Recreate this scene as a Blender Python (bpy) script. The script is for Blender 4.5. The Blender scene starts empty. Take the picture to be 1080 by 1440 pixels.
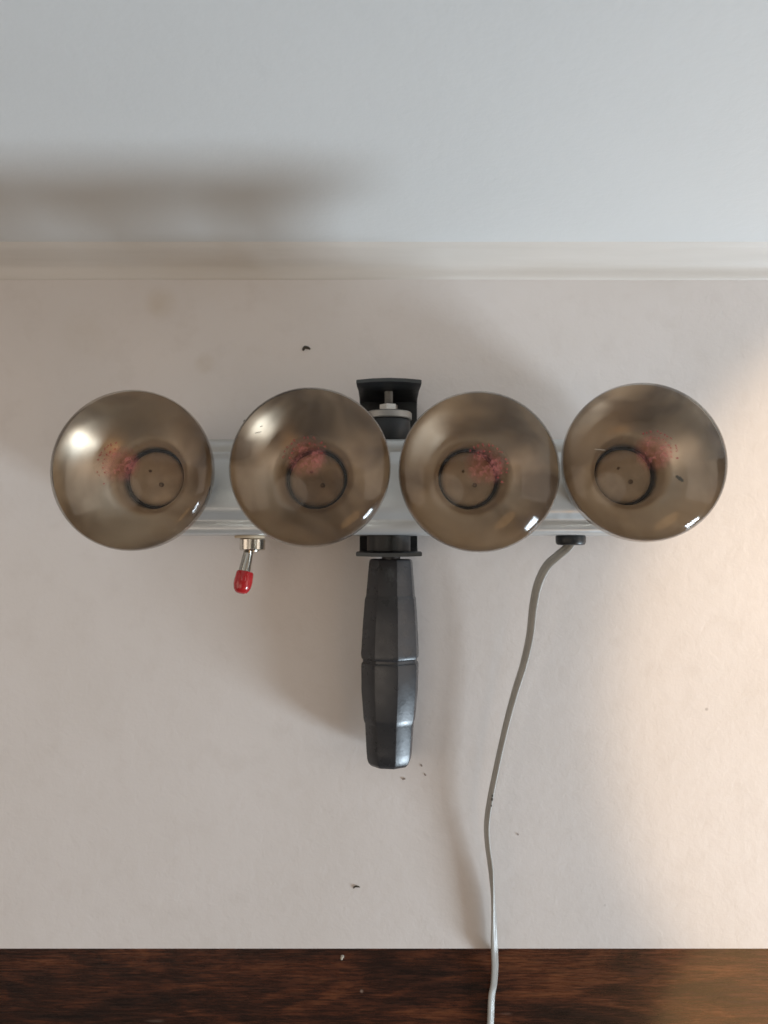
import bpy, bmesh, math, random
from mathutils import Vector, Matrix
random.seed(7)
R = math.radians
scene = bpy.context.scene
COL = scene.collection

# ------------------------------------------------------------------ camera
H = 0.63                      # camera height over the counter
TILT = R(3.0)                 # slight lean towards the wall
FPX = 1048.0                  # focal length in pixels of the 1080 x 1440 photograph
cam_d = bpy.data.cameras.new("camera")
cam = bpy.data.objects.new("camera", cam_d)
COL.objects.link(cam)
cam.location = (0, 0, H)
cam.rotation_euler = (TILT, 0, 0)
cam_d.sensor_fit = 'VERTICAL'
cam_d.sensor_height = 36.0
cam_d.lens = FPX / 1440 * 36.0
cam_d.clip_start = 0.02
cam_d.clip_end = 50
cam_d.dof.use_dof = True
cam_d.dof.focus_distance = 0.535
cam_d.dof.aperture_fstop = 7.0
scene.camera = cam

# ------------------------------------------------------------------ light
w = bpy.data.worlds.new("World")
scene.world = w
w.use_nodes = True
bg = w.node_tree.nodes['Background']
bg.inputs[0].default_value = (1.0, 0.85, 0.72, 1)
bg.inputs[1].default_value = 0.09

def lamp(name, kind, loc, aim, energy, color):
    d = bpy.data.lights.new(name, kind)
    o = bpy.data.objects.new(name, d)
    COL.objects.link(o)
    o.location = loc
    o.rotation_euler = (Vector(aim) - Vector(loc)).to_track_quat('-Z', 'Y').to_euler()
    d.energy = energy
    d.color = color
    return d

win = lamp("window_light", 'AREA', (2.06, -1.40, 0.63), (0, 0.0, 0.12), 54, (0.74, 0.88, 1.0))
win.shape = 'RECTANGLE'
win.size = 0.48
win.size_y = 0.58
def soft(name, loc, aim, sx, sy, radiance, color):
    d = lamp(name, 'AREA', loc, aim, radiance * math.pi * sx * sy, color)
    d.shape = 'RECTANGLE'
    d.size = sx
    d.size_y = sy
    return d
soft("room_light_left", (-1.5, 0.10, 1.00), (0, 0, 0.1), 1.7, 1.0, 1.45, (1.0, 0.85, 0.71))
soft("room_light_right", (1.6, 0.20, 1.00), (0, 0, 0.1), 1.5, 1.0, 1.6, (1.0, 0.86, 0.74))
cl = soft("bulb_fill_light", (-0.60, -0.35, 1.60), (0, 0, 0.1), 0.9, 0.9, 1.1, (1.0, 0.86, 0.72))  # added fill, unseen: brightens the insides of the bulbs and the wall
cl.shape = 'DISK'
dw = lamp("wood_reflection_light", 'AREA', (0.92, -1.06, 1.22), (0.28, -0.37, 0), 2.0 * math.pi * 0.66 * 0.30, (1.0, 0.56, 0.22))  # unseen lamp added for the warm reflection on the right of the wood
dw.shape = 'ELLIPSE'
dw.size = 0.66
dw.size_y = 0.30
rl = lamp("room_lamp", 'SPOT', (1.20, -0.10, 1.00), (0.74, -0.13, 0), 43, (1.0, 0.70, 0.41))
rl.spot_size = R(43.5)
rl.spot_blend = 0.20
rl.shadow_soft_size = 0.012

scene.view_settings.view_transform = 'Standard'
scene.view_settings.look = 'None'
scene.view_settings.exposure = 0.0
scene.view_settings.gamma = 1

# ------------------------------------------------------------------ helpers
def at(px, py, z):
    """photograph pixel -> place on the level z"""
    x = (px - 540) / FPX
    y = (720 - py) / FPX
    c, s = math.cos(TILT), math.sin(TILT)
    d = Vector((x, y * c + s, y * s - c))
    t = (z - H) / d.z
    return Vector((0, 0, H)) + d * t

def tag(o, label=None, cat=None, group=None, kind=None):
    if label: o['label'] = label
    if cat: o['category'] = cat
    if group: o['group'] = group
    if kind: o['kind'] = kind
    return o

def empty(name, loc):
    o = bpy.data.objects.new(name, None)
    COL.objects.link(o)
    o.location = loc
    o.empty_display_size = 0.03
    return o

ORG = {}
def wpos(o):
    return ORG.get(o.name, Vector((0, 0, 0))) if o else Vector((0, 0, 0))

def obj(name, bm, mat, parent=None, origin=None, smooth=True, autosmooth=35):
    """links bm (in world coordinates) as one mesh object, origin at `origin`"""
    bmesh.ops.recalc_face_normals(bm, faces=bm.faces[:])
    org = Vector(origin) if origin is not None else wpos(parent)
    bmesh.ops.translate(bm, verts=bm.verts[:], vec=-org)
    for f in bm.faces: f.smooth = smooth
    if smooth and autosmooth:
        lim = R(autosmooth)
        for e in bm.edges:
            if len(e.link_faces) == 2 and e.calc_face_angle(0) > lim: e.smooth = False
    me = bpy.data.meshes.new(name)
    bm.to_mesh(me); bm.free()
    o = bpy.data.objects.new(name, me)
    COL.objects.link(o)
    for m in (mat if isinstance(mat, (list, tuple)) else [mat]): me.materials.append(m)
    if parent: o.parent = parent
    o.location = org - wpos(parent)
    ORG[o.name] = org
    return o

def frame(p, axis, up=None):
    """matrix with local +Z along axis, at p"""
    z = Vector(axis).normalized()
    u = Vector(up) if up else (Vector((0, 0, 1)) if abs(z.z) < .9 else Vector((0, 1, 0)))
    x = u.cross(z).normalized()
    y = z.cross(x)
    m = Matrix((x, y, z)).transposed().to_4x4()
    m.translation = p
    return m

def lathe(bm, prof, m=Matrix(), seg=48, cap0=False, cap1=False, mi=0, phase=0, sx=1, sy=1):
    rings = []
    for r, z in prof:
        if r < 1e-7:
            rings.append([bm.verts.new(m @ Vector((0, 0, z)))])
        else:
            rings.append([bm.verts.new(m @ Vector((r * sx * math.cos(2 * math.pi * k / seg + phase),
                                                   r * sy * math.sin(2 * math.pi * k / seg + phase), z))) for k in range(seg)])
    for a, b in zip(rings, rings[1:]):
        for k in range(seg):
            q = (k + 1) % seg
            if len(a) == 1 and len(b) == 1: continue
            if len(a) == 1: f = bm.faces.new((a[0], b[k], b[q]))
            elif len(b) == 1: f = bm.faces.new((a[k], b[0], a[q]))
            else: f = bm.faces.new((a[k], b[k], b[q], a[q]))
            f.material_index = mi
    if cap0 and len(rings[0]) > 1: bm.faces.new(rings[0]).material_index = mi
    if cap1 and len(rings[-1]) > 1: bm.faces.new(rings[-1]).material_index = mi

def extrude_x(bm, prof, x0, x1, bev=0.0):
    """closed profile of (y, z) swept along X, ends drawn in by bev"""
    n = len(prof)
    cy = sum(p[0] for p in prof) / n; cz = sum(p[1] for p in prof) / n
    def ring(x, k):
        return [bm.verts.new((x, cy + (y - cy) * k, cz + (z - cz) * k)) for y, z in prof]
    if bev:
        k = 1 - bev / 0.03
        rs = [ring(x0, k), ring(x0 + bev * .3, 1 - (1 - k) * .35), ring(x0 + bev, 1), ring(x1 - bev, 1), ring(x1 - bev * .3, 1 - (1 - k) * .35), ring(x1, k)]
    else:
        rs = [ring(x0, 1), ring(x1, 1)]
    for a, b in zip(rs, rs[1:]):
        for i in range(n):
            j = (i + 1) % n
            bm.faces.new((a[i], a[j], b[j], b[i]))
    bm.faces.new(rs[0]); bm.faces.new(rs[-1])

def box(bm, x0, x1, y0, y1, z0, z1, bev=0):
    t = bmesh.new()
    bmesh.ops.create_cube(t, size=1)
    for v in t.verts:
        v.co = Vector(((x0 + x1) / 2 + v.co.x * (x1 - x0), (y0 + y1) / 2 + v.co.y * (y1 - y0), (z0 + z1) / 2 + v.co.z * (z1 - z0)))
    if bev: bmesh.ops.bevel(t, geom=t.edges[:], offset=bev, segments=3, affect='EDGES', profile=0.5)
    me = bpy.data.meshes.new("tmp"); t.to_mesh(me); t.free()
    bm.from_mesh(me); bpy.data.meshes.remove(me)

def catmull(pts, n=10):
    out = []
    P = [pts[0] * 2 - pts[1]] + list(pts) + [pts[-1] * 2 - pts[-2]]
    for i in range(1, len(P) - 2):
        a, b, c, d = P[i - 1], P[i], P[i + 1], P[i + 2]
        for k in range(n):
            t = k / n
            out.append(0.5 * ((2 * b) + (c - a) * t + (2 * a - 5 * b + 4 * c - d) * t * t + (3 * b - a - 3 * c + d) * t ** 3))
    out.append(pts[-1])
    return out

# ------------------------------------------------------------------ materials
class NT:
    def __init__(s, name):
        s.m = bpy.data.materials.new(name); s.m.use_nodes = True
        s.t = s.m.node_tree; s.n = s.t.nodes
        s.b = s.n['Principled BSDF']; s.out = s.n['Material Output']
    def add(s, typ, **kw):
        nd = s.n.new(typ)
        for k, v in kw.items(): setattr(nd, k, v)
        return nd
    def link(s, a, b): s.t.links.new(a, b)
    def noise(s, scale, detail=4, rough=.5, vec=None, dist=0):
        nd = s.add('ShaderNodeTexNoise')
        nd.inputs['Scale'].default_value = scale; nd.inputs['Detail'].default_value = detail
        nd.inputs['Roughness'].default_value = rough; nd.inputs['Distortion'].default_value = dist
        if vec is not None: s.link(vec, nd.inputs['Vector'])
        return nd
    def ramp(s, fac, stops):
        nd = s.add('ShaderNodeValToRGB')
        e = nd.color_ramp.elements
        while len(e) < len(stops): e.new(.5)
        for q, (p, c) in zip(e, stops):
            q.position = p; q.color = c if len(c) == 4 else (*c, 1)
        s.link(fac, nd.inputs[0])
        return nd
    def mix(s, fac, a, b, mode='MIX'):
        nd = s.add('ShaderNodeMix', data_type='RGBA', blend_type=mode)
        for v, i in ((fac, 0), (a, 6), (b, 7)):
            if hasattr(v, 'is_linked') or hasattr(v, 'links'): s.link(v, nd.inputs[i])
            elif i == 0: nd.inputs[0].default_value = v
            else: nd.inputs[i].default_value = v if len(v) == 4 else (*v, 1)
        return nd.outputs[2]
    def math(s, op, a, b=None):
        nd = s.add('ShaderNodeMath', operation=op)
        for i, v in enumerate((a, b)):
            if v is None: continue
            if isinstance(v, (int, float)): nd.inputs[i].default_value = v
            else: s.link(v, nd.inputs[i])
        return nd.outputs[0]
    def coord(s, scale=(1, 1, 1), which='Object'):
        tc = s.add('ShaderNodeTexCoord')
        mp = s.add('ShaderNodeMapping')
        mp.inputs['Scale'].default_value = scale
        s.link(tc.outputs[which], mp.inputs[0])
        return mp.outputs[0]
    def bump(s, h, strength, dist=.001, normal=None):
        nd = s.add('ShaderNodeBump')
        nd.inputs['Strength'].default_value = strength; nd.inputs['Distance'].default_value = dist
        s.link(h, nd.inputs['Height'])
        if normal is not None: s.link(normal, nd.inputs['Normal'])
        s.link(nd.outputs[0], s.b.inputs['Normal'])
        return nd.outputs[0]
    def set(s, **kw):
        for k, v in kw.items():
            i = s.b.inputs[k.replace('_', ' ')]
            if hasattr(v, 'links'): s.link(v, i)
            else: i.default_value = (*v, 1) if isinstance(v, tuple) and len(v) == 3 else v
        return s

def spot_mask(n, vec, x, y, r0, r1):
    """1 within r0 of (x, y), 0 beyond r1"""
    d = n.add('ShaderNodeVectorMath', operation='DISTANCE')
    n.link(vec, d.inputs[0]); d.inputs[1].default_value = (x, y, 0)
    mr = n.add('ShaderNodeMapRange', interpolation_type='SMOOTHSTEP')
    n.link(d.outputs['Value'], mr.inputs[0])
    mr.inputs[1].default_value = r0; mr.inputs[2].default_value = r1
    mr.inputs[3].default_value = 1; mr.inputs[4].default_value = 0
    return mr.outputs[0]

def mat_counter():
    n = NT('counter_paint')
    v = n.coord()
    big = n.noise(5, 4, .55, v)
    col = n.ramp(big.outputs[0], [(.3, (.72, .67, .635)), (.7, (.78, .735, .71))]).outputs[0]
    mid = n.noise(38, 5, .6, v)
    col = n.mix(n.math('MULTIPLY', n.ramp(mid.outputs[0], [(.52, (0, 0, 0)), (.75, (1, 1, 1))]).outputs[0], .35), col, (.655, .60, .56))
    # faint old yellow stains
    wob = n.noise(60, 3, .5, v)
    for px, py, r, s in ((225, 425, .019, .30), (288, 512, .012, .28), (120, 470, .03, .10)):
        p = at(px, py, 0)
        k = n.math('MULTIPLY', spot_mask(n, v, p.x, p.y, r * .15, r), wob.outputs[0])
        col = n.mix(n.math('MULTIPLY', k, s * 2), col, (.56, .46, .33))
    # tiny dirt flecks
    vo = n.add('ShaderNodeTexVoronoi'); vo.inputs['Scale'].default_value = 16; n.link(v, vo.inputs['Vector'])
    fl = n.ramp(vo.outputs['Distance'], [(.010, (1, 1, 1)), (.028, (0, 0, 0))]).outputs[0]
    sel = n.ramp(n.noise(9, 2, .5, v).outputs[0], [(.54, (0, 0, 0)), (.60, (1, 1, 1))]).outputs[0]
    col = n.mix(n.math('MULTIPLY', n.math('MULTIPLY', fl, sel), .5), col, (.22, .18, .15))
    n.set(Base_Color=col, Roughness=.52)
    h1 = n.noise(95, 4, .55, v, .4)
    h2 = n.noise(420, 3, .5, v)
    hs = n.math('ADD', n.math('MULTIPLY', h1.outputs[0], 1.0), n.math('MULTIPLY', h2.outputs[0], .25))
    n.bump(hs, .22, .0016)
    return n.m

def mat_wall():
    n = NT('wall_paint')
    v = n.coord()
    big = n.noise(3, 3, .5, v)
    col = n.ramp(big.outputs[0], [(.3, (.70, .71, .705)), (.7, (.75, .76, .755))]).outputs[0]
    n.set(Base_Color=col, Roughness=.6)
    h = n.noise(150, 4, .6, v)
    n.bump(h.outputs[0], .22, .0012)
    return n.m

def mat_trim():
    n = NT('trim_paint')
    v = n.coord((.5, 6, 6))
    col = n.ramp(n.noise(12, 4, .6, v).outputs[0], [(.3, (.68, .64, .59)), (.7, (.74, .70, .655))]).outputs[0]
    n.set(Base_Color=col, Roughness=.45)
    n.bump(n.noise(60, 3, .5, v).outputs[0], .2, .0008)
    return n.m

def mat_wood():
    n = NT('dark_wood')
    v = n.coord((6.0, 75, 75))
    g = n.noise(9, 6, .68, v, .35)
    b = n.noise(5.5, 5, .62, n.coord((1.6, 6, 6)), .9)
    fig = n.math('ADD', n.math('MULTIPLY', g.outputs[0], .42), n.math('MULTIPLY', b.outputs[0], .62))
    col = n.ramp(fig, [(.40, (.010, .0038, .0028)), (.50, (.032, .0098, .0052)), (.57, (.078, .022, .0095)), (.68, (.18, .060, .022))]).outputs[0]
    fine = n.noise(30, 4, .6, n.coord((1.2, 34, 34)))
    col = n.mix(n.math('MULTIPLY', n.ramp(fine.outputs[0], [(.50, (0, 0, 0)), (.62, (1, 1, 1))]).outputs[0], .55), col, (.012, .006, .004))
    sc = n.add('ShaderNodeTexVoronoi'); sc.inputs['Scale'].default_value = 1
    sm = n.add('ShaderNodeMapping'); sm.inputs['Rotation'].default_value = (0, 0, R(38)); sm.inputs['Scale'].default_value = (9, 95, 1)
    n.link(n.coord(), sm.inputs[0]); n.link(sm.outputs[0], sc.inputs['Vector'])
    ssel = n.ramp(n.noise(13, 2, .5, n.coord()).outputs[0], [(.58, (0, 0, 0)), (.64, (1, 1, 1))]).outputs[0]
    sline = n.ramp(sc.outputs['Distance'], [(.05, (1, 1, 1)), (.16, (0, 0, 0))]).outputs[0]
    col = n.mix(n.math('MULTIPLY', n.math('MULTIPLY', sline, ssel), .35), col, (.30, .24, .20))
    # small worn flecks and short scratches
    vo = n.add('ShaderNodeTexVoronoi'); vo.inputs['Scale'].default_value = 34; n.link(n.coord(), vo.inputs['Vector'])
    fl = n.ramp(vo.outputs['Distance'], [(.02, (1, 1, 1)), (.06, (0, 0, 0))]).outputs[0]
    sel = n.ramp(n.noise(22, 2, .5, n.coord()).outputs[0], [(.55, (0, 0, 0)), (.62, (1, 1, 1))]).outputs[0]
    col = n.mix(n.math('MULTIPLY', n.math('MULTIPLY', fl, sel), .6), col, (.35, .27, .22))
    n.set(Base_Color=col, Roughness=n.ramp(g.outputs[0], [(.3, (.20, .20, .20)), (.7, (.36, .36, .36))]).outputs[0], IOR=1.5, Coat_Weight=.8, Coat_Roughness=.10)
    n.bump(g.outputs[0], .25, .0006)
    return n.m

def mat_plain(name, col, rough, metal=0, bump=0, bscale=300, var=.12, coat=0):
    n = NT(name)
    v = n.coord()
    a = tuple(c * (1 - var) for c in col); b = tuple(min(1, c * (1 + var)) for c in col)
    c = n.ramp(n.noise(45, 4, .6, v).outputs[0], [(.3, a), (.7, b)]).outputs[0]
    rr = n.noise(120, 3, .5, v)
    n.set(Base_Color=c, Metallic=metal, Coat_Weight=coat,
          Roughness=n.ramp(rr.outputs[0], [(.3, (max(.02, rough - .06),) * 3), (.7, (rough + .06,) * 3)]).outputs[0])
    if bump: n.bump(n.noise(bscale, 3, .5, v).outputs[0], bump, .0005)
    return n.m

def mat_glass():
    """thin smoked glass face: clear-through film with mirror-like sheen"""
    n = NT('smoked_glass')
    n.n.remove(n.b)
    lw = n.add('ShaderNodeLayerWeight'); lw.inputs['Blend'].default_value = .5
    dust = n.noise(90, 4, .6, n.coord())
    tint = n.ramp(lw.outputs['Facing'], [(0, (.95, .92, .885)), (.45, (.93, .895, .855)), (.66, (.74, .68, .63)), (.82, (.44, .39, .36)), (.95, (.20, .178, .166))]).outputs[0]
    # dark clouds painted into the tint for dark reflections, different on each bulb
    oi = n.add('ShaderNodeObjectInfo')
    off = n.add('ShaderNodeVectorMath', operation='ADD')
    n.link(n.coord(), off.inputs[0])
    mul = n.add('ShaderNodeVectorMath', operation='SCALE')
    mul.inputs[0].default_value = (3.1, 1.7, .9); n.link(oi.outputs['Random'], mul.inputs['Scale'])
    n.link(mul.outputs[0], off.inputs[1])
    cl = n.noise(21, 2.5, .5, off.outputs[0], .6)
    tint = n.mix(1.0, tint, n.ramp(cl.outputs[0], [(.37, (.42, .375, .345)), (.49, (.80, .765, .735)), (.58, (1, 1, 1))]).outputs[0], 'MULTIPLY')
    tr = n.add('ShaderNodeBsdfTransparent'); n.link(tint, tr.inputs[0])
    gl = n.add('ShaderNodeBsdfGlossy'); gl.inputs['Roughness'].default_value = .085
    gl.inputs['Color'].default_value = (1, .98, .96, 1)
    fr = n.add('ShaderNodeFresnel'); fr.inputs['IOR'].default_value = 1.35
    mx = n.add('ShaderNodeMixShader')
    n.link(fr.outputs[0], mx.inputs[0]); n.link(tr.outputs[0], mx.inputs[1]); n.link(gl.outputs[0], mx.inputs[2])
    # a faint film of dust that scatters
    df = n.add('ShaderNodeBsdfDiffuse'); df.inputs[0].default_value = (.58, .52, .455, 1)
    m2 = n.add('ShaderNodeMixShader')
    k = n.ramp(dust.outputs[0], [(.35, (.025, .025, .025)), (.75, (.06, .06, .06))]).outputs[0]
    n.link(k, m2.inputs[0]); n.link(mx.outputs[0], m2.inputs[1]); n.link(df.outputs[0], m2.inputs[2])
    n.link(m2.outputs[0], n.out.inputs[0])
    return n.m

def mat_reflector():
    n = NT('silvered_reflector')
    v = n.coord()
    c = n.ramp(n.noise(28, 3, .5, v).outputs[0], [(.3, (.76, .68, .56)), (.7, (.85, .79, .69))]).outputs[0]
    n.set(Base_Color=c, Metallic=1.0, Roughness=n.ramp(n.noise(35, 3, .5, v).outputs[0], [(.3, (.34, .34, .34)), (.7, (.40, .40, .40))]).outputs[0])
    n.bump(n.noise(22, 2, .5, v).outputs[0], .2, .003)
    return n.m

def mat_ink():
    """red rubbed stamp ink, see-through between the dabs"""
    n = NT('red_stamp_ink')
    v = n.coord()
    d = n.noise(480, 4, .7, v)
    d2 = n.noise(120, 3, .6, v)
    k = n.ramp(n.math('ADD', n.math('MULTIPLY', d.outputs[0], .5), n.math('MULTIPLY', d2.outputs[0], .5)), [(.43, (.06, .06, .06)), (.60, (.62, .62, .62))]).outputs[0]
    k = n.math('MULTIPLY', k, spot_mask(n, n.coord((1, 1, 0)), 0, .001, .006, .0135))
    tr = n.add('ShaderNodeBsdfTransparent'); tr.inputs[0].default_value = (1, .85, .82, 1)
    n.set(Base_Color=(.52, .17, .15), Roughness=.5)
    n.link(n.mix(spot_mask(n, n.coord((1, 1, 0)), 0, .001, .004, .0122), (1, 1, 1), (1, .80, .76)), tr.inputs[0])
    mx = n.add('ShaderNodeMixShader')
    n.link(k, mx.inputs[0]); n.link(tr.outputs[0], mx.inputs[1]); n.link(n.b.outputs[0], mx.inputs[2])
    n.link(mx.outputs[0], n.out.inputs[0])
    return n.m

M = dict(
    counter=mat_counter(), wall=mat_wall(), trim=mat_trim(), wood=mat_wood(),
    housing=mat_plain('grey_enamel', (.52, .52, .51), .34, metal=.4, coat=.15, var=.02),
    glass=mat_glass(), mirror=mat_reflector(), ink=mat_ink(),
    stroke=mat_plain('red_print', (.34, .06, .055), .5),
    disc=mat_plain('mica_disc', (.50, .38, .26), .55, metal=.2, var=.2),
    wire=mat_plain('support_wire', (.20, .14, .09), .5, metal=.6),
    dark=mat_plain('neck_shade', (.035, .026, .02), .5),
    black=mat_plain('black_enamel', (.012, .013, .014), .42, bump=.08),
    edge=mat_plain('worn_black_edge', (.045, .047, .045), .4, bump=.1),
    grip=mat_plain('charcoal_plastic', (.031, .032, .036), .30, bump=.10, bscale=500, var=.15),
    steel=mat_plain('nickel_steel', (.62, .58, .52), .22, metal=1, var=.1),
    zinc=mat_plain('dull_zinc', (.42, .40, .37), .45, metal=.7, var=.15),
    tan=mat_plain('tan_fibre', (.52, .42, .30), .5),
    red=mat_plain('red_vinyl', (.46, .018, .022), .22, coat=.3, var=.08),
    cord=mat_plain('grey_cord', (.35, .335, .305), .35, bump=.05, var=.1),
    crumb=mat_plain('dirt', (.06, .05, .035), .8),
    smudge=mat_plain('grey_smudge', (.30, .25, .22), .8),
    chip=mat_plain('pale_chip', (.55, .50, .42), .6),
)

# ------------------------------------------------------------------ setting
Y_FRONT = at(540, 1335, 0).y
Y_BACK = at(540, 385, 0).y
bm = bmesh.new()
prof = [(Y_FRONT + .0012, -.012), (Y_FRONT, -.0105), (Y_FRONT, -.0015), (Y_FRONT + .0004, -.0004), (Y_FRONT + .0015, 0), (Y_BACK + .02, 0), (Y_BACK + .02, -.012)]
extrude_x(bm, prof, -1.0, 1.0)
tag(obj('countertop', bm, M['counter'], origin=(0, 0, 0)), kind='structure')

bm = bmesh.new()
box(bm, -1.2, 1.2, -1.0, .30, -.045, -.0125)
tag(obj('wooden_floor', bm, M['wood'], origin=(0, 0, 0), smooth=False), kind='structure')

# coved upstand where the counter meets the wall
bm = bmesh.new()
y0 = Y_BACK
prof = [(y0 - .0060, -.0004), (y0 - .0040, .0008), (y0 - .0018, .0016), (y0 + .0006, .0019), (y0 + .0030, .0024), (y0 + .0058, .0042),
        (y0 + .0090, .0082), (y0 + .0118, .0134), (y0 + .0142, .0184), (y0 + .0160, .0203), (y0 + .0174, .0216), (y0 + .0182, .0225), (y0 + .0190, .0232), (y0 + .0215, .0232), (y0 + .0215, -.006), (y0 - .0060, -.006)]
N = 80
rings = []
for i in range(N + 1):
    x = -1 + 2 * i / N
    wv = .0002 * math.sin(x * 9 + 1) + .00015 * math.sin(x * 23)
    rings.append([bm.verts.new((x, y + wv, z + (wv * .5 if z > .001 else 0))) for y, z in prof])
for a, b in zip(rings, rings[1:]):
    for i in range(len(prof)):
        j = (i + 1) % len(prof)
        bm.faces.new((a[i], a[j], b[j], b[i]))
tag(obj('trim', bm, M['trim'], origin=(0, 0, 0), autosmooth=60), kind='structure')

bm = bmesh.new()
box(bm, -1.2, 1.2, y0 + .0185, y0 + .06, -.04, 1.1)
tag(obj('wall', bm, M['wall'], origin=(0, 0, 0), smooth=False), kind='structure')

# ------------------------------------------------------------------ the flood light bar
Z_FACE = 0.0755
yc = (at(540, 617, .068).y + at(540, 752, .068).y) / 2
hh = (at(540, 617, .068).y - at(540, 752, .068).y) / 2
xl, xr = at(138, 690, .07).x, at(948, 690, .07).x
root = empty('flood_light_bar', ((xl + xr) / 2, yc, 0))
ORG[root.name] = Vector(root.location)
tag(root, 'four bulb photo flood light bar with charcoal grip lying face up on white counter', 'light bar')

half = [(hh - .001, .020), (hh, .0215), (hh, .0655), (hh - .0006, .0682), (hh - .0024, .0700), (hh - .0050, .0706), (hh - .0088, .0704),
        (hh - .0100, .0700), (hh - .0112, .0703), (hh - .0128, .0715), (hh - .0148, .0733), (hh - .0172, .0747), (hh - .021, Z_FACE)]
prof = [(yc + y, z) for y, z in half] + [(yc - y, z) for y, z in reversed(half)]
bm = bmesh.new()
extrude_x(bm, prof, xl, xr, bev=.004)
housing = obj('housing', bm, M['housing'], root, autosmooth=40)

# bulbs: mesh in its own frame, z = 0 at the widest rim, looking up +Z
RB = .0489
def dome_z(r):
    Rs = RB * 1.62
    return math.sqrt(Rs * Rs - r * r)
def bulb_parts():
    Rs = RB * 1.62
    rj = RB * .955
    zj = .0065
    dome = [(0, zj + dome_z(0) - dome_z(rj))]
    for k in range(1, 17):
        r = rj * k / 16
        dome.append((r, zj + dome_z(r) - dome_z(rj)))
    dome += [(RB * .978, .0048), (RB * .993, .0026), (RB, 0), (RB * .998, -.004), (RB * .982, -.009)]
    bm = bmesh.new(); lathe(bm, dome, seg=72)
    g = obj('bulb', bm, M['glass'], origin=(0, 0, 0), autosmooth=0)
    # silvered bowl, open at the neck
    D = RB * .79
    bowl = [(RB * .988, -.0002)]
    for k in range(1, 15):
        r = RB * (.975 - (.975 - .52) * k / 14)
        bowl.append((r, D * ((r / RB) ** 2 - .975 ** 2) - .0022))
    z5 = bowl[-1][1]
    z5 = bowl[-1][1]
    bowl += [(RB * .492, z5 - .0018), (RB * .468, z5 - .0036), (RB * .448, z5 - .0056), (RB * .433, z5 - .0080), (RB * .423, z5 - .0112), (RB * .416, z5 - .0155), (RB * .412, -.0470), (RB * .405, -.066), (RB * .40, -.090), (RB * .36, -.104)]
    bm = bmesh.new(); lathe(bm, bowl, seg=72)
    b = obj('reflector', bm, M['mirror'], g, autosmooth=0)
    bm = bmesh.new()
    lathe(bm, [(RB * .409, -.0455), (RB * .403, -.0540), (RB * .30, -.0550), (0, -.0550)], seg=40)
    bm2 = bm
    nk = obj('neck_gap_shade', bm2, M['dark'], g)  # dark sheet added for the shade in the gap round the disc
    bm = bmesh.new()
    lathe(bm, [(0, -.0445), (RB * .20, -.0446), (RB * .30, -.0450), (RB * .345, -.0456), (RB * .368, -.0468), (RB * .374, -.0482), (RB * .36, -.0495), (0, -.0495)], seg=40)
    dsk = obj('heat_shield', bm, M['disc'], g)
    bm = bmesh.new()
    for x, y, r in ((.0040, -.0042, .0015), (-.0036, .0050, .0009)):
        lathe(bm, [(r, -.046), (r, -.0436), (r * .6, -.0432), (0, -.0432)], Matrix.Translation((x, y, 0)), seg=12)
    fl = obj('filament_support', bm, M['wire'], g)
    return g

def tube(bm, pts, r, seg=10, cap=True):
    rings = []
    prev = None
    for i, p in enumerate(pts):
        t = (pts[min(i + 1, len(pts) - 1)] - pts[max(i - 1, 0)]).normalized()
        u = prev if prev is not None else (Vector((0, 0, 1)) if abs(t.z) < .9 else Vector((1, 0, 0)))
        x = (u - t * u.dot(t)).normalized(); prev = x
        y = t.cross(x)
        rr = r(i / (len(pts) - 1)) if callable(r) else r
        rings.append([bm.verts.new(p + x * math.cos(2 * math.pi * k / seg) * rr + y * math.sin(2 * math.pi * k / seg) * rr) for k in range(seg)])
    for a, b in zip(rings, rings[1:]):
        for k in range(seg):
            q = (k + 1) % seg
            bm.faces.new((a[k], a[q], b[q], b[k]))
    if cap: bm.faces.new(rings[0]); bm.faces.new(rings[-1])

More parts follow.
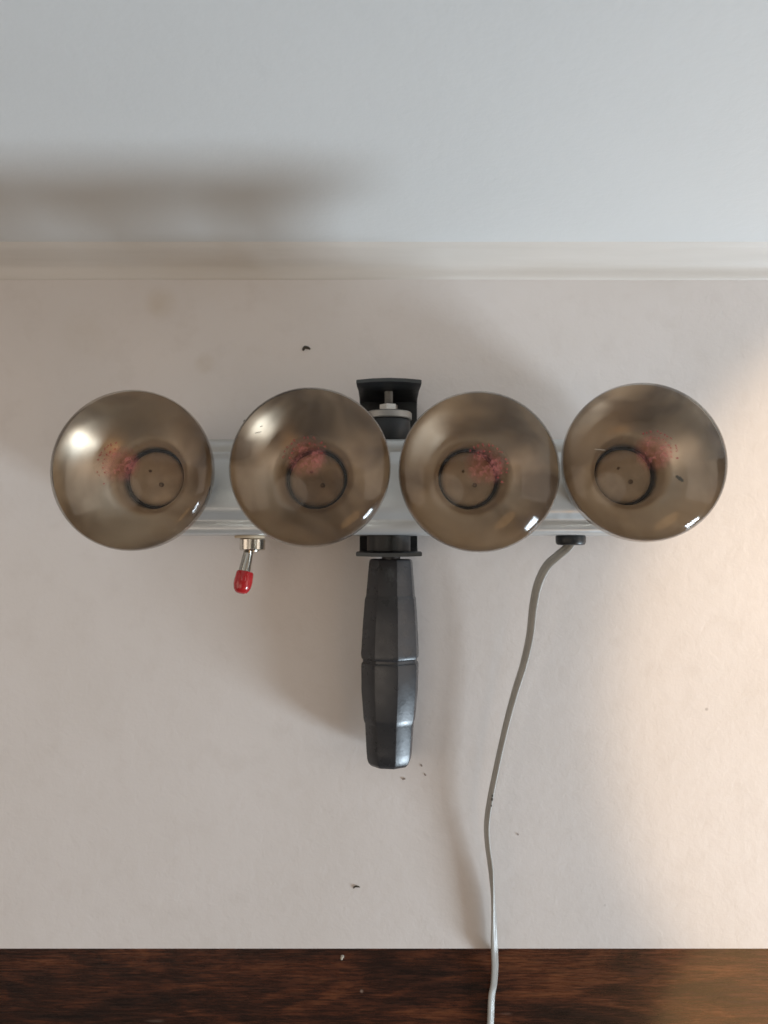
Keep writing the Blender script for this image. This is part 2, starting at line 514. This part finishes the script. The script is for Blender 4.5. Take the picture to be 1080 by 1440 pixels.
def stamp(parent, rng, rot, span, dx, dy):
    """worn round stamp on the glass: broken marks on two arcs with a red patch painted for its reflected glow"""
    rj = RB * .955
    def zz(r): return .0065 + dome_z(r) - dome_z(rj) + .00025
    bm = bmesh.new()
    # red patch: the print's reflected glow painted in with its ink
    n, rad = 26, .0135
    c = bm.verts.new((dx, dy, zz(math.hypot(dx, dy))))
    prevr = None
    for f in (.35, .7, 1.0):
        ring = []
        for k in range(n):
            a = 2 * math.pi * k / n
            rr = rad * f * (.86 + .26 * rng.random() if f == 1 else 1)
            x, y = dx + rr * math.cos(a), dy + rr * math.sin(a)
            ring.append(bm.verts.new((x, y, zz(math.hypot(x, y)))))
        for k in range(n):
            q = (k + 1) % n
            if prevr is None: bm.faces.new((c, ring[k], ring[q]))
            else: bm.faces.new((prevr[k], ring[k], ring[q], prevr[q]))
        prevr = ring
    st = obj('stamp', bm, M['ink'], origin=(0, 0, 0), autosmooth=0)
    st.parent = parent
    bm = bmesh.new()
    for rad, cnt, ln in ((.0132, 15, .0017), (.0096, 10, .0012)):
        for k in range(cnt):
            if rng.random() < .18: continue
            a = rot + span * (k / (cnt - 1) - .5) + rng.uniform(-.03, .03)
            for s in range(rng.choice((2, 2, 3, 3))):
                aa = a + rng.uniform(-.05, .05); r0 = rad + rng.uniform(-.0006, .0006)
                th = rng.choice((0, math.pi / 2, .6, -.7)) + aa
                L = ln * rng.uniform(.35, .7); wd = .00026
                cx, cy = r0 * math.cos(aa), r0 * math.sin(aa)
                ux, uy = math.cos(th), math.sin(th)
                vs = []
                for p, q in ((-1, -1), (1, -1), (1, 1), (-1, 1)):
                    x, y = cx + ux * p * L / 2 - uy * q * wd, cy + uy * p * L / 2 + ux * q * wd
                    vs.append(bm.verts.new((x, y, zz(math.hypot(x, y)) + .00008)))
                bm.faces.new(vs)
    pr = obj('printed_ring', bm, M['stroke'], origin=(0, 0, 0), autosmooth=0)
    pr.parent = parent

def dashes(parent, name, items, mat):
    rj = RB * .955
    bm = bmesh.new()
    for dx, dy, L, wd, ang in items:
        x0, y0_ = dx * .00042, -dy * .00042
        ux, uy = math.cos(ang), math.sin(ang)
        vs = []
        for k in range(7):
            t = k / 6 * 2 - 1
            h = wd * (1 - t * t) ** .5 * (1 if k % 2 else .8) + .00003
            for sgn in (-1, 1):
                x, y = x0 + ux * t * L - uy * sgn * h, y0_ + uy * t * L + ux * sgn * h
                vs.append(bm.verts.new((x, y, .0065 + dome_z(math.hypot(x, y)) - dome_z(rj) + .0003)))
        for k in range(6):
            bm.faces.new((vs[2 * k], vs[2 * k + 2], vs[2 * k + 3], vs[2 * k + 1]))
    o = obj(name, bm, mat, origin=(0, 0, 0), autosmooth=0)
    o.parent = parent

proto = bulb_parts()
Z_RIM, Z_NECK = .181, .181 - .047
spec = [((186, 661), (220.5, 673.5), 2.9, 2.6, (-.001, -.001)), ((436, 656), (446, 675), 1.9, 3.0, (0, .001)),
        ((674, 663), (658, 674), .8, 3.0, (.001, .001)), ((905, 649), (876, 670), .9, 2.2, (.002, .002))]
rng = random.Random(11)
for i, (fp, npx, rot, span, off) in enumerate(spec):
    F, Nk = at(*fp, Z_RIM), at(*npx, Z_NECK)
    if i == 0: b = proto
    else:
        b = proto.copy(); COL.objects.link(b)
        for ch in list(proto.children):
            if ch.name.startswith(('stamp', 'printed', 'scuff', 'scratch')): continue
            c = ch.copy(); COL.objects.link(c); c.parent = b
    b.parent = root
    mtx = frame(F, F - Nk, up=(0, 1, 0))
    z = (F - Nk).normalized()
    x = Vector((0, 1, 0)).cross(z).normalized(); y = z.cross(x)
    mtx = Matrix((x, y, z)).transposed().to_4x4(); mtx.translation = F - root.location
    b.matrix_basis = mtx
    stamp(b, rng, rot, span, *off)
    if i == 1: dashes(b, 'scuff', [(-70, -42, .0022, .00022, .12), (-66, -51, .0010, .0002, .3), (-94, -64, .0009, .0003, 1.0)], M['crumb'])
    if i == 3:
        dashes(b, 'scuff', [(34, 34, .0030, .0011, -.55)], M['crumb'])
        dashes(b, 'scratch', [(-70, -9, .0032, .00022, -.2)], M['chip'])
    # ribbed collar where the bulb screws into the bar
    S = F + (Nk - F).normalized() * .085
    S.z = Z_FACE
    bm = bmesh.new()
    lathe(bm, [(.0218, -.001), (.0220, .004), (.0212, .0052), (.0206, .0120), (.0212, .0135), (.0212, .0175), (.0202, .0185), (.0190, .0185), (.0185, .004)], Matrix.Translation(S), seg=40)
    obj('socket_collar', bm, M['black'], housing)

# ------------------------------------------------------------------ bracket
xb = at(547, 700, .07).x
hw = .0241
yt, ybm = at(547, 539, .066).y, at(547, 778, .066).y
th = .0028
bm = bmesh.new()
# a U strap: base plate under the bar, two upstanding ends whose rims bow out a little
def strap(pts):
    """centre line (y, z) swept across X with thickness"""
    n = len(pts)
    nor = []
    for i in range(n):
        a = Vector(pts[max(0, i - 1)]); b = Vector(pts[min(n - 1, i + 1)])
        t = (b - a).normalized(); nor.append(Vector((-t.y, t.x)))
    XS = [-1, -.97, -.5, 0, .5, .97, 1]
    grid = []
    for s in (0, 1):
        sheet = []
        for i, p in enumerate(pts):
            row = []
            for k in XS:
                e = .8 if abs(k) > .98 else 1
                h = (Vector(p) + nor[i] * th * (s - .5) * e)
                lift = max(0, (p[1] - .045) / .02)
                out = (1 - k * k) * .0016 * min(1, lift) * (1 if p[0] > yc else -.4)
                fl = 1 + .035 * min(1, lift)
                row.append(bm.verts.new((xb + hw * k * fl, h.x + out, h.y)))
            sheet.append(row)
        grid.append(sheet)
    for s in (0, 1):
        for i in range(n - 1):
            for k in range(len(XS) - 1):
                g = grid[s]
                bm.faces.new((g[i][k], g[i][k + 1], g[i + 1][k + 1], g[i + 1][k]))
    for i in range(n - 1):
        for k in (0, len(XS) - 1):
            bm.faces.new((grid[0][i][k], grid[0][i + 1][k], grid[1][i + 1][k], grid[1][i][k]))
    for i in (0, n - 1):
        for k in range(len(XS) - 1):
            f = bm.faces.new((grid[0][i][k], grid[0][i][k + 1], grid[1][i][k + 1], grid[1][i][k]))
            f.material_index = 1
zb = .0045
strap([(ybm - .0008, .0665), (ybm, .060), (ybm, .045), (ybm, .016), (ybm + .002, .0085), (ybm + .008, zb), (yc, zb),
       (yt - .008, zb), (yt - .002, .0085), (yt, .016), (yt, .045), (yt + .0002, .060), (yt + .0012, .0665)])
bracket = obj('mounting_bracket', bm, [M['black'], M['edge']], root)
tag(bracket, 'black U shaped bracket strapped round the middle of the bar')
ztop = .0455
ys = yc + hh
bm = bmesh.new(); lathe(bm, [(0, 0), (.0165, 0), (.0172, .001), (.0172, (at(547, 588, .05).y - ys) - .001), (.0165, at(547, 588, .05).y - ys)], frame(Vector((xb, ys, ztop - .006)), (0, 1, 0)), cap1=True)
obj('rubber_spacer', bm, M['black'], bracket)
y1 = at(547, 588, .05).y
bm = bmesh.new(); lathe(bm, [(0, .0001), (.0178, .0001), (.0185, .0008), (.0185, .0052), (.0178, .0060), (0, .0060)], frame(Vector((xb, y1, ztop - .006)), (0, 1, 0)))
obj('washer', bm, M['zinc'], bracket)
y2 = y1 + .0062
bm = bmesh.new(); lathe(bm, [(.0066, 0), (.0074, .0006), (.0074, .0056), (.0066, .0062), (0, .0062)], frame(Vector((xb, y2, ztop - .003)), (0, 1, 0)), seg=6, cap0=True, phase=.3)
obj('nut', bm, M['steel'], bracket, smooth=False)
bm = bmesh.new()
pr = []
L = yt - y2 - th * .5
for k in range(28): pr.append((.0030 if k % 2 else .0034, L * k / 27))
lathe(bm, pr, frame(Vector((xb, y2, ztop - .003)), (0, 1, 0)), seg=16, cap0=True, cap1=True)
obj('bolt', bm, M['zinc'], bracket)
bm = bmesh.new(); Lb = (yc - hh) - (ybm + th * .5)
lathe(bm, [(0, 0), (.0172, 0), (.0172, Lb - .0004), (0, Lb - .0004)], frame(Vector((xb, yc - hh - .0002, ztop - .006)), (0, -1, 0)))
obj('rubber_spacer', bm, M['black'], bracket)

# ------------------------------------------------------------------ grip
zg = .0215
p0, p1 = at(550, 786, zg + .012), at(547.5, 1083, zg + .012)
p0.z = p1.z = zg
L = (p1 - p0).length
ax = (p1 - p0).normalized()
def wpx(v): return v / 2 * (H - zg) / FPX
stations = [(787, 50), (787.5, 55), (789, 59), (792, 61), (838, 68), (841, 68.8), (845, 71.6), (880, 76), (922, 80), (926, 80.5), (929, 79), (931, 75.5),
            (934.5, 75.5), (936.5, 79), (940, 80), (975, 78.5), (1014, 71.5), (1018, 70.6), (1022, 67.8), (1062, 63), (1072, 61), (1078, 57), (1082, 49), (1083.2, 36)]
prof = [(wpx(wd) / .96, L * (py - 787) / (1083.2 - 787)) for py, wd in stations]
bm = bmesh.new()
g = frame(p0, ax, up=(0, 0, 1))
lathe(bm, prof, g, seg=8, cap0=True, cap1=True, phase=R(22.5 + 8), sx=1, sy=.84)
# soften the facet edges
long_e = [e for e in bm.edges if abs((e.verts[0].co - e.verts[1].co).normalized().dot(ax)) > .7]
bmesh.ops.bevel(bm, geom=long_e, offset=.0009, segments=2, affect='EDGES', profile=.6)
handle = obj('handle', bm, M['grip'], root, autosmooth=14)
tag(handle, 'faceted charcoal plastic grip with a groove round its middle')
bm = bmesh.new()
q0 = Vector((p0.x, ybm - .0016, zg + .006))
lathe(bm, [(.0075, -.001), (.0075, .004), (.0068, .0045), (.0068, (q0.y - p0.y) + .003)], frame(q0, (0, -1, 0)), seg=24, cap0=True, cap1=True)
obj('ferrule', bm, M['black'], handle)

# ------------------------------------------------------------------ switch
zs = .052
yb = yc - hh
s0 = at(355, 756, zs); s0.y = yb - .0003
bm = bmesh.new()
fr = frame(s0, (0, -1, 0))
hexr = .0098
lathe(bm, [(hexr * .93, .0022), (hexr, .0030), (hexr, .0105), (hexr * .93, .0113), (.0056, .0113), (.0052, .0123), (.0035, .0123)], fr, seg=40, cap0=True, cap1=True, phase=.35)
sw = obj('toggle_switch', bm, M['steel'], root)
bm = bmesh.new(); lathe(bm, [(0, 0), (.0112, 0), (.0115, .0006), (.0115, .0015), (.0110, .0020), (0, .0020)], frame(s0 + Vector((-.002, 0, .001)), (0, -1, 0)), seg=32)
obj('washer', bm, M['tan'], sw)
a0 = at(350, 774, zs + .002); a1 = at(341, 815, zs + .010); a2 = at(338.5, 834.5, zs + .012)
bm = bmesh.new()
tube(bm, [a0 + (a0 - a1) * .1, a0.lerp(a1, .5), a1], lambda t: .0036 + .0014 * t, 20)
obj('lever', bm, M['steel'], sw)
c0 = at(345, 804, zs + .0085)
dr = (a2 - c0)
Lc = dr.length
bm = bmesh.new()
lathe(bm, [(.0050, 0), (.0061, .0002), (.0066, .0012), (.0070, Lc * .40), (.0069, Lc * .62), (.0060, Lc * .82), (.0045, Lc * .95), (.0026, Lc), (0, Lc)], frame(c0, dr), seg=28)
tag(obj('tip_cap', bm, M['red'], sw), 'bright red vinyl cap on the switch lever')

# ------------------------------------------------------------------ cord
g0 = at(802.5, 757, .046); g0.y = yb - .0002
bm = bmesh.new()
lathe(bm, [(0, 0), (.0112, 0), (.0116, .001), (.0116, .0050), (.0108, .0068), (.0094, .0074), (0, .0074)], frame(g0, (0, -1, 0)), seg=32)
obj('strain_relief', bm, M['black'], root)
cz = [(803, 763, .046), (797, 771, .0445), (785, 781, .043), (769, 796, .040), (757, 820, .036), (750, 852, .031), (745, 895, .026), (736, 935, .0225), (725, 970, .0195), (714, 1010, .0175),
      (705, 1048, .0165), (697, 1085, .0152), (689, 1125, .0138), (684.5, 1160, .0124), (686, 1190, .0110), (690, 1220, .0097), (693, 1255, .0084),
      (694.5, 1290, .0073), (695, 1320, .0064), (695.5, 1338, .0056), (696, 1360, -.001), (694.5, 1383, -.008), (691.5, 1400, -.0085), (690.5, 1420, -.0088), (689.5, 1450, -.0088), (689, 1500, -.0088)]
pts = catmull([at(*c) for c in cz], 8)
bm = bmesh.new()
SEG = 24
rings = []
for i, p in enumerate(pts):
    t = (pts[min(i + 1, len(pts) - 1)] - pts[max(i - 1, 0)]).normalized()
    f = i / (len(pts) - 1)
    # twin-lead flex: lies flat at the lamp, turns on edge over the middle and opens flat again by the counter's rim
    tw = R(40) + R(32) * min(1, max(0, (f - .1) / .3)) + R(66) * min(1, max(0, (f - .60) / .12))
    x = Vector((0, 0, 1)).cross(t).normalized(); y = t.cross(x)
    u = x * math.cos(tw) + y * math.sin(tw); v = t.cross(u)
    ring = []
    for k in range(SEG):
        a = 2 * math.pi * k / SEG
        r = .00135 * (1 + .62 * abs(math.cos(a)) ** 1.4)         # two lobes
        px, pv = math.cos(a) * r * 1.85, math.sin(a) * .0020 * (1 - .42 * max(0, 1 - abs(math.cos(a)) * 3.2))
        ring.append(bm.verts.new(p + u * px + v * pv))
    rings.append(ring)
for a, b in zip(rings, rings[1:]):
    for k in range(SEG):
        q = (k + 1) % SEG
        bm.faces.new((a[k], a[q], b[q], b[k]))
bm.faces.new(rings[0]); bm.faces.new(rings[-1])
cord = obj('power_cord', bm, M['cord'], root, autosmooth=0)
tag(cord, 'thin grey twin lead cord curving down over the edge of the counter')
bm = bmesh.new()
for px, py, z, r in ((692.5, 1119, 0.0185, .0009), (692, 1124, .0182, .0012), (691, 1133, .0178, .0007)):
    bmesh.ops.create_icosphere(bm, subdivisions=1, radius=r, matrix=Matrix.Translation(at(px, py, z)) @ Matrix.Diagonal((.8, 1.4, .6, 1)))
obj('dirt_mark', bm, M['crumb'], cord)

# ------------------------------------------------------------------ crumbs on the counter
def crumb(name, pts, r, mat, label, cat, z=0.0):
    """a little lump drawn along a bent line"""
    bm = bmesh.new()
    P = [at(x, y, z + r * .25 * k) for x, y, k in pts]
    line = catmull(P, 4)
    rg = random.Random(len(label))
    tube(bm, line, lambda t: r * (.35 + .65 * math.sin(math.pi * (.12 + .8 * t))) * rg.uniform(.8, 1.15), 7)
    c = sum((p for p in P), Vector()) / len(P); c.z = z
    tag(obj(name, bm, mat, origin=c), label, cat)
crumb('crumb', [(426, 493, 1), (428, 488.5, 1.3), (433, 489, 1.2), (436, 491, .9)], .0014, M['crumb'], 'dark bent crumb on the counter between the trim and the bulbs', 'crumb')
crumb('crumb', [(497, 1249, 1), (500, 1246.5, 1.4), (506, 1247.5, 1)], .0008, M['crumb'], 'thin curled dark crumb on the counter below the tip of the grip', 'crumb')
crumb('crumb', [(566, 1096, 1), (570, 1095, 1.1)], .0008, M['smudge'], 'grey smudge like crumb just under the tip of the grip', 'crumb')
crumb('crumb', [(592, 1075, 1), (593.5, 1078, 1.1)], .00065, M['smudge'], 'small crumb right of the grip tip, upper of the pair', 'crumb')
crumb('crumb', [(597, 1088, 1), (599, 1091, 1.1)], .00065, M['smudge'], 'small crumb right of the grip tip, lower of the pair', 'crumb')
crumb('crumb', [(727.5, 1173, 1), (729.5, 1174, 1.1)], .00065, M['smudge'], 'tiny dark crumb on the counter just right of the cord', 'crumb')
crumb('paint_chip', [(480, 1349, 1), (481.5, 1345, 1.1), (482, 1343, 1)], .0014, M['chip'], 'pale paint chip on the dark wood in front of the counter', 'paint chip', z=-.0125)
